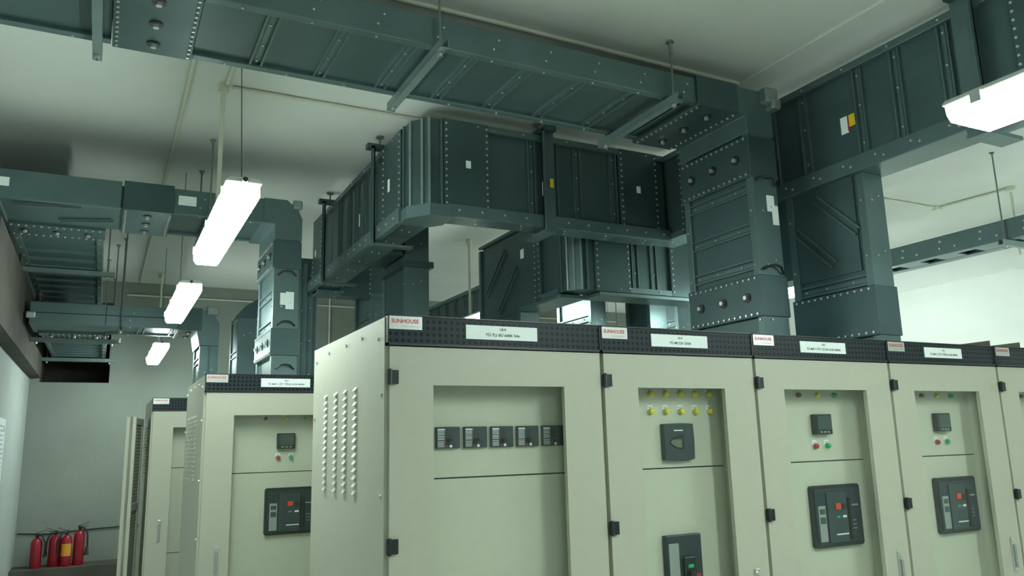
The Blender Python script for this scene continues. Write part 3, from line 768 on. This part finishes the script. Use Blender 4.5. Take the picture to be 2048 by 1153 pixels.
# ------------------------------------------------------------------ trapeze hangers
CEIL = ZC
def rod(mb, x, y, z0, z1, r=.006): mb.cyl((x, y, z0), 'z', r, z1-z0, 8)
def trapeze(label, p, q, z, below=True, sleeve=False, tops=(None, None)):
    """strut channel between two drop rods; p,q = (x,y) of the rods, z = underside of the carried duct"""
    cx, cy = (p[0]+q[0])/2, (p[1]+q[1])/2
    h = thing('trapeze_hanger', (cx, cy, z-.045), label, 'hanger', 'trapeze hangers')
    d = Vector((q[0]-p[0], q[1]-p[1])).normalized()
    a = Vector(p) - d*.06; b = Vector(q) + d*.06
    s = MB()
    n = (d.y, -d.x)
    for off, wd, zz0, zz1 in ((0, .041, z-.047, z-.043), (-.0185, .004, z-.045, z-.002), (.0185, .004, z-.045, z-.002)):
        c0 = (a.x+n[0]*off, a.y+n[1]*off); c1 = (b.x+n[0]*off, b.y+n[1]*off)
        s.bar((c0[0], c0[1], zz0), (c1[0], c1[1], zz0), wd, zz1-zz0, (0, 0, 1))
    obj('strut_channel', s, 'strut_paint', h)
    for pt, zt_ in zip((p, q), tops):
        ZC = zt_ or CEIL
        m = MB(); rod(m, pt[0], pt[1], z-.075, ZC-.001)
        r = obj('drop_rod', m, 'steel_wire', h)
        obj('anchor', MB().cyl((pt[0], pt[1], ZC-.012), 'z', .022, .0115, 10).cyl((pt[0], pt[1], ZC-.075 if sleeve else ZC-.03), 'z', .011, .065 if sleeve else .02, 8), 'galvanised', r)
        obj('nut', MB().cyl((pt[0], pt[1], z-.066), 'z', .012, .016, 6), 'bolt_steel', r)
    return h
trapeze('hanger carrying the wide flat duct above cabinet LB-4', (1.345, 3.295), (1.345, 3.985), 3.617)
trapeze('hanger carrying the wide flat duct just before its drop into LB-2', (2.765, 3.295), (2.765, 3.985), 3.612, sleeve=True)
trapeze('hanger carrying the wide flat duct beside its bolted joint cover', (-.13, 3.295), (-.13, 3.985), 3.617)
trapeze('hanger with long rods carrying the flat duct over the second row', (.60, 5.865), (.60, 6.60), 3.366)
trapeze('hanger across the upper duct that runs to the wall opening', (-.735, 8.1), (-.035, 8.1), 3.366)
trapeze('hanger across the upper duct close to the wall opening', (-.735, 10.2), (-.035, 10.2), 3.366)
trapeze('hanger with long rods carrying the pale duct over the third row', (.115, 8.40), (.115, 9.10), 2.905)
trapeze('hanger across the lower duct just past its turn to the wall opening', (-.645, 9.42), (.05, 9.42), 2.905, tops=(3.369, None))
trapeze('hanger across the lower duct right in front of the wall opening', (-.645, 11.35), (.05, 11.35), 2.905, tops=(3.369, None))
trapeze('hanger carrying the slotted duct before the white wall', (6.335, 3.66), (7.05, 3.66), 3.206)
trapeze('hanger under the distant flat duct', (6.3, 8.36), (6.3, 9.04), 2.855)

def u_bracket(label, box, run, z0, z1, side):
    """U bracket hugging an upright duct: flat upright on the visible side, cross arm on top, rod to the ceiling"""
    x0, x1, y0, y1 = box
    h = thing('duct_bracket', ((x0+x1)/2, (y0+y1)/2, z0), label, 'hanger', 'brackets around the upright ducts')
    if run == 'x':     # duct along x, thin in y; bracket width along x
        obj('upright', MB().box(x0, x1, y0-.012, y0-.004, z0-.04, z1+.03).box(x0, x0+.006, y0-.040, y0-.004, z0-.04, z1+.03), 'duct_rail', h)
        obj('cross_arm', MB().box(x0, x1, y0-.06, y1+.06, z1+.012, z1+.05), 'duct_cover', h)
        obj('foot', MB().box(x0, x1, y0-.02, y1+.02, z0-.055, z0-.036), 'duct_rail', h)
        rx, ry = x0-.02, (y0+y1)/2
        rx = (x0+x1)/2
    else:
        obj('upright', MB().box(x0-.012, x0-.004, y0, y1, z0-.04, z1+.03).box(x0-.035, x0-.004, y0, y0+.006, z0-.04, z1+.03), 'duct_rail', h)
        obj('cross_arm', MB().box(x0-.06, x1+.06, y0, y1, z1+.012, z1+.05), 'duct_cover', h)
        obj('foot', MB().box(x0-.02, x1+.02, y0, y1, z0-.055, z0-.036), 'duct_rail', h)
        rx, ry = (x0+x1)/2, (y0+y1)/2
        rx = x0+.04
    r = obj('drop_rod', MB().cyl((rx, ry, z1+.05), 'z', .007, ZC-z1-.051, 8), 'steel_wire', h)
    obj('anchor', MB().cyl((rx, ry, ZC-.012), 'z', .030, .0115, 10), 'steel_wire', r)
u_bracket('flat bracket with a yellow sticker gripping the ridged-corner duct along its long face', (2.61, 2.70, 4.545, 4.80), 'x', zb0, zb1, 0)
u_bracket('bracket gripping the ridged-corner duct next to the corner joint', (1.655, 1.92, 5.30, 5.36), 'y', zb0, zb1, 0)
u_bracket('bracket gripping the far end of the ridged-corner duct', (1.655, 1.92, 6.74, 6.80), 'y', zb0, zb1, 0)
u_bracket('wide flat bracket gripping the upright duct behind the bright lamp on the right', (3.745, 3.985, 2.15, 2.26), 'y', 3.18, 3.85, 0)
yb = [o for o in bpy.data.objects if o.name.startswith('duct_bracket')][0]
sticker(yb, (2.675, 4.531, 3.47), '-y', .014, .032, 'yellow_label', 'warning_sticker')

# ------------------------------------------------------------------ luminaires
def luminaire(label, xc, ya, yb_, z, pipe=None, wire=None, wid=.155):
    """weatherproof tube lamp, long in Y; z = underside of the diffuser"""
    L = thing('tube_luminaire', (xc, (ya+yb_)/2, z), label, 'lamp', 'weatherproof tube lamps')
    hw = wid/2
    # tray
    obj('housing', MB().prism([(xc-hw, z+.080), (xc-hw, z+.088), (xc-hw*.8, z+.105), (xc+hw*.8, z+.105), (xc+hw, z+.088), (xc+hw, z+.080)], 'y', ya, yb_), 'lamp_body', L, bevel=.006)
    # faceted diffuser with tapered ends
    def ring(y, s, lift): return [(xc-hw*.97*s, y, z+.080), (xc-hw*.92*s, y, z+.022+lift), (xc-hw*.72*s, y, z+lift), (xc+hw*.72*s, y, z+lift), (xc+hw*.92*s, y, z+.022+lift), (xc+hw*.97*s, y, z+.080)]
    rs = [ring(ya+.005, .92, .028), ring(ya+.05, 1, 0), ring(yb_-.05, 1, 0), ring(yb_-.005, .92, .028)]
    vs = [p for r in rs for p in r]; fs = [tuple(range(6))[::-1], tuple(range(18, 24))]
    for k in range(3):
        for i in range(6): fs.append((k*6+i, k*6+(i+1) % 6, (k+1)*6+(i+1) % 6, (k+1)*6+i))
    mb = MB(); mb.add(vs, fs)
    obj('diffuser', mb, 'lamp_diffuser', L)
    for yy in (ya+.12, (ya+yb_)/2, yb_-.12):
        for s in (-1, 1):
            obj('clip', MB().box(xc+s*(hw-.001), xc+s*(hw+.008), yy-.018, yy+.018, z+.048, z+.085), 'bolt_steel', L)
    obj('cable_gland', MB().cyl((xc, ya-.03, z+.085), 'y', .012, .035, 10), 'black_plastic', L)
    if pipe:
        px, py = pipe
        obj('suspension_pipe', MB().cyl((px, py, z+.10), 'z', .014, ZC-.05-z-.10, 12).cyl((px, py, ZC-.06), 'z', .034, .059, 12), 'pvc_conduit', L)
    if wire:
        w0, w1 = (wire[:2], wire[2:] or wire[:2])
        obj('suspension_wire', MB().tube([(w0[0], w0[1], z+.10), (w1[0], w1[1], ZC-.001)], .0035, 6), 'steel_wire', L)
    return L
luminaire('glowing tube lamp hung on a pipe before the flat duct over the second row', .495, 3.50, 4.93, 2.785, (.545, 4.90), (.50, 3.62, .60, 4.55))
luminaire('glowing tube lamp hung over the side of the second cabinet row', .50, 5.86, 7.30, 2.785, (.56, 7.25), (.49, 6.70))
luminaire('small far glowing tube lamp above the third cabinet row', .53, 9.25, 10.85, 2.785, (.575, 10.8), (.53, 9.4))
luminaire('bright tube lamp before the upright stickered duct at the right', 2.55, .12, 1.56, 2.70, None, (2.53, 1.26), wid=.19)
luminaire('tube lamp half hidden between the two big drops into LB-2 and the main cabinet', 4.52, 4.0, 5.16, 2.73, (4.53, 5.1), (4.5, 4.15))
luminaire('distant tube lamp on a thin pipe glimpsed just above the LB-4 sign', 3.50, 6.42, 7.86, 2.97, (3.52, 7.82), (3.47, 6.6))
luminaire('added unseen tube lamp brightening the white wall beyond the cabinet row', 7.9, 2.3, 3.74, 2.75, (7.9, 3.6), (7.9, 2.5))  # out-of-frame lamp added to brighten the right wall
luminaire('added unseen tube lamp over the aisle behind the viewer, on the poster side', .50, -1.9, -.46, 2.785, (.50, -.6), (.5, -1.8))  # unseen lamp added behind the camera for fill light
luminaire('added unseen tube lamp over the front aisle before the end cabinet', 4.65, .12, 1.56, 2.75, (4.65, 1.4), (4.65, .3))  # out-of-frame lamp added to light the cabinet fronts from the right
luminaire('added unseen tube lamp hidden behind the main cabinet drop, brightening the white wall', 7.1, 5.35, 6.75, 2.75, (7.1, 6.7), (7.1, 5.6))  # added lamp, hidden by the drop, to brighten the right wall
luminaire('added unseen tube lamp in the far aisle before the back wall', 6.6, 9.6, 11.0, 2.785, (6.6, 10.9), (6.6, 9.7))  # added lamp, hidden from the camera, for fill light at the back

# ------------------------------------------------------------------ conduits on the ceiling and walls
def conduit(label, pts, r=.013, boxes=()):
    c = thing('conduit', pts[0], label, 'conduit', 'surface conduits')
    obj('pipe', MB().tube(pts, r, 8), 'pvc_conduit', c, smooth=True)
    for b in boxes:
        obj('junction_box', MB().cyl((b[0], b[1], b[2]-.035), 'z', .042, .034, 14), 'pvc_conduit', c)
zt = ZC-.014
conduit('long cream conduit on the ceiling running beside the hung lamps', [(.345, 3.0, zt), (.345, 11.4, zt)])
conduit('cream conduit on the ceiling crossing from the lamp pipe to the right wall side', [(.60, 4.89, zt), (3.0, 4.89, zt), (5.5, 4.89, zt), (7.38, 4.885, zt)], boxes=((1.95, 4.89, ZC),))
conduit('cream conduit on the ceiling leading from the lamp pipe toward the flat duct', [(.56, 4.84, zt), (.58, 3.2, zt)])
conduit('cream conduit on the ceiling in the right corner bay', [(7.39, 4.85, zt), (7.44, 4.21, zt)], boxes=((7.39, 4.885, ZC), (7.445, 4.18, ZC)))
conduit('cream pipe dropping from the ceiling behind the slotted duct', [(7.445, 4.18, ZC-.05), (7.445, 4.18, 3.30)])
conduit('cream conduit along the ceiling parallel above the wide flat duct', [(-.5, 3.50, zt), (1.76, 3.50, zt), (3.5, 3.53, zt)])
conduit('thin conduit running level along the back wall near the ceiling', [(.2, YB-.014, 3.775), (4.0, YB-.014, 3.775), (8.0, YB-.014, 3.775)], .011)
conduit('thin cream pipe dropping down the back wall behind the second row', [(2.9, YB-.016, 3.90), (2.9, YB-.016, .5)], .012)

# ------------------------------------------------------------------ fire extinguishers and kerb corner
def extinguisher(x, y, z, label, hgt, r, hose_dir, label_on=None):
    e = thing('fire_extinguisher', (x, y, z), label, 'extinguisher', 'red fire extinguishers on the kerb')
    obj('cylinder', MB().lathe((x, y, z), [(r*.92, 0), (r, .015), (r, hgt-.06), (r*.86, hgt-.03), (r*.5, hgt-.006), (r*.28, hgt)], 20), 'extinguisher_red', e, smooth=True)
    obj('valve', MB().cyl((x, y, z+hgt-.004), 'z', .018, .045, 10).box(x-.02, x+.02, y-.012, y+.012, z+hgt+.03, z+hgt+.05), 'black_plastic', e)
    obj('squeeze_handle', MB().bar((x-.02, y, z+hgt+.048), (x+.10*hose_dir, y-.02, z+hgt+.085), .02, .006, (0, 0, 1)).bar((x-.02, y, z+hgt+.035), (x+.09*hose_dir, y-.02, z+hgt+.045), .02, .006, (0, 0, 1)), 'black_plastic', e)
    obj('hose', MB().tube([(x, y-.02, z+hgt+.03), (x+.05*hose_dir, y-.04, z+hgt+.025), (x+.085*hose_dir, y-.05, z+hgt-.05), (x+.09*hose_dir, y-.05, z+hgt*.55), (x+.082*hose_dir, y-.05, z+hgt*.35)], .010, 8), 'black_rubber', e, smooth=True)
    if label_on == 'horn':
        obj('discharge_horn', MB().cyl((x+.085*hose_dir, y-.05, z+hgt*.28), 'z', .028, .10, 10, .014), 'black_plastic', e)
    if label_on:
        me = MB()
        n = 8; z0, z1 = z+hgt*.33, z+hgt*.72
        vs = []
        for i in range(n+1):
            a = math.radians(-150 + 120*i/n)
            vs += [(x+(r+.001)*math.cos(a), y+(r+.001)*math.sin(a), z0), (x+(r+.001)*math.cos(a), y+(r+.001)*math.sin(a), z1)]
        me.add(vs, [(2*i, 2*i+2, 2*i+3, 2*i+1) for i in range(n)])
        obj('label_wrap', me, 'extinguisher_label' if label_on == 'orange' else 'extinguisher_red', e)
    return e
extinguisher(-.575, 11.22, .42, 'red fire extinguisher standing alone beside the white wall corner', .34, .062, 1)
extinguisher(-.385, 11.26, .42, 'red fire extinguisher with dark body, second along the kerb from the white wall', .36, .070, -1)
extinguisher(-.265, 11.18, .42, 'red fire extinguisher with an orange label', .36, .058, -1, 'orange')
extinguisher(-.135, 11.22, .42, 'tallest red fire extinguisher with a black discharge horn', .40, .060, 1, 'horn')
tag(obj('leaning_board', MB().add([(.24, 9.55, 0), (.40, 9.55, 0), (.40, 9.58, 0), (.24, 9.58, 0), (.36, 9.95, 1.15), (.40, 9.95, 1.15), (.40, 9.98, 1.15), (.36, 9.98, 1.15)],
    [(3,2,1,0),(4,5,6,7),(0,1,5,4),(1,2,6,5),(2,3,7,6),(3,0,4,7)]), 'weathered_wood'), 'dark weathered board leaning behind the perforated screen door', 'board')
tag(obj('wall_cable', MB().tube([(-.80, YB-.012, .80), (-.5, YB-.014, .775), (-.1, YB-.014, .80), (.36, YB-.012, .815), (1.2, YB-.012, .83)], .007, 6), 'black_rubber'), 'thin dark cable strung along the back wall above the extinguishers', 'cable')

# perforated screen door beside the third row
M_ = thing('screen_door', (.305, 8.3, 0), 'cream framed perforated screen door standing open beside the third row', 'door')
M_.rotation_euler = (0, 0, math.atan2(.60, .115))
OFF[M_] = (0, 0, 0)
Lm = .305
obj('frame', MB().box(-Lm, -Lm+.05, -.012, .012, 0, 2.03).box(Lm-.05, Lm, -.012, .012, 0, 2.03).box(-Lm, -Lm+.035, -.04, .04, 0, 2.03).box(-Lm, Lm, -.012, .012, 1.97, 2.03)
    .box(-Lm, Lm, -.012, .012, 0, .06).box(-Lm, Lm, -.012, .012, 1.19, 1.25), 'cabinet_paint', M_)
obj('perforated_sheet', MB().box(-Lm+.05, Lm-.05, -.003, .003, .06, 1.97), 'mesh_sheet', M_)

# poster on the left wall
Pp = thing('diagram_poster', (XL+.002, 8.6, 1.05), 'white wiring diagram sheet with blue print on the left wall', 'poster')
obj('sheet', MB().box(XL+.001, XL+.004, 8.05, 9.15, 1.02, 2.06), 'poster_paper', Pp)
pm = MB()
for i in range(22):
    zz = 1.10 + i*.042
    yy = 8.12
    while yy < 9.05:
        l = random.uniform(.03, .14)
        pm.box(XL+.004, XL+.0048, yy, min(9.08, yy+l), zz, zz+.012); yy += l + random.uniform(.02, .06)
obj('print', pm, 'poster_ink', Pp, kind='stuff')
obj('red_mark', MB().box(XL+.004, XL+.005, 9.02, 9.07, 1.94, 1.98), 'red_ink', Pp)

# tray lying on the roof of the end cabinet
Tr = thing('metal_tray', (5.1, 3.3, 2.196), 'flat dark metal tray lying on the roof of the end cabinet', 'tray')
obj('tray_floor', MB().box(4.90, 5.22, 3.02, 3.85, 2.2035, 2.212), 'brushed_blue_steel', Tr)
obj('tray_wall', MB().box(4.90, 4.91, 3.02, 3.85, 2.2035, 2.26).box(5.21, 5.22, 3.02, 3.85, 2.2035, 2.26).box(4.90, 5.22, 3.84, 3.85, 2.2035, 2.26), 'weathered_wood', Tr)
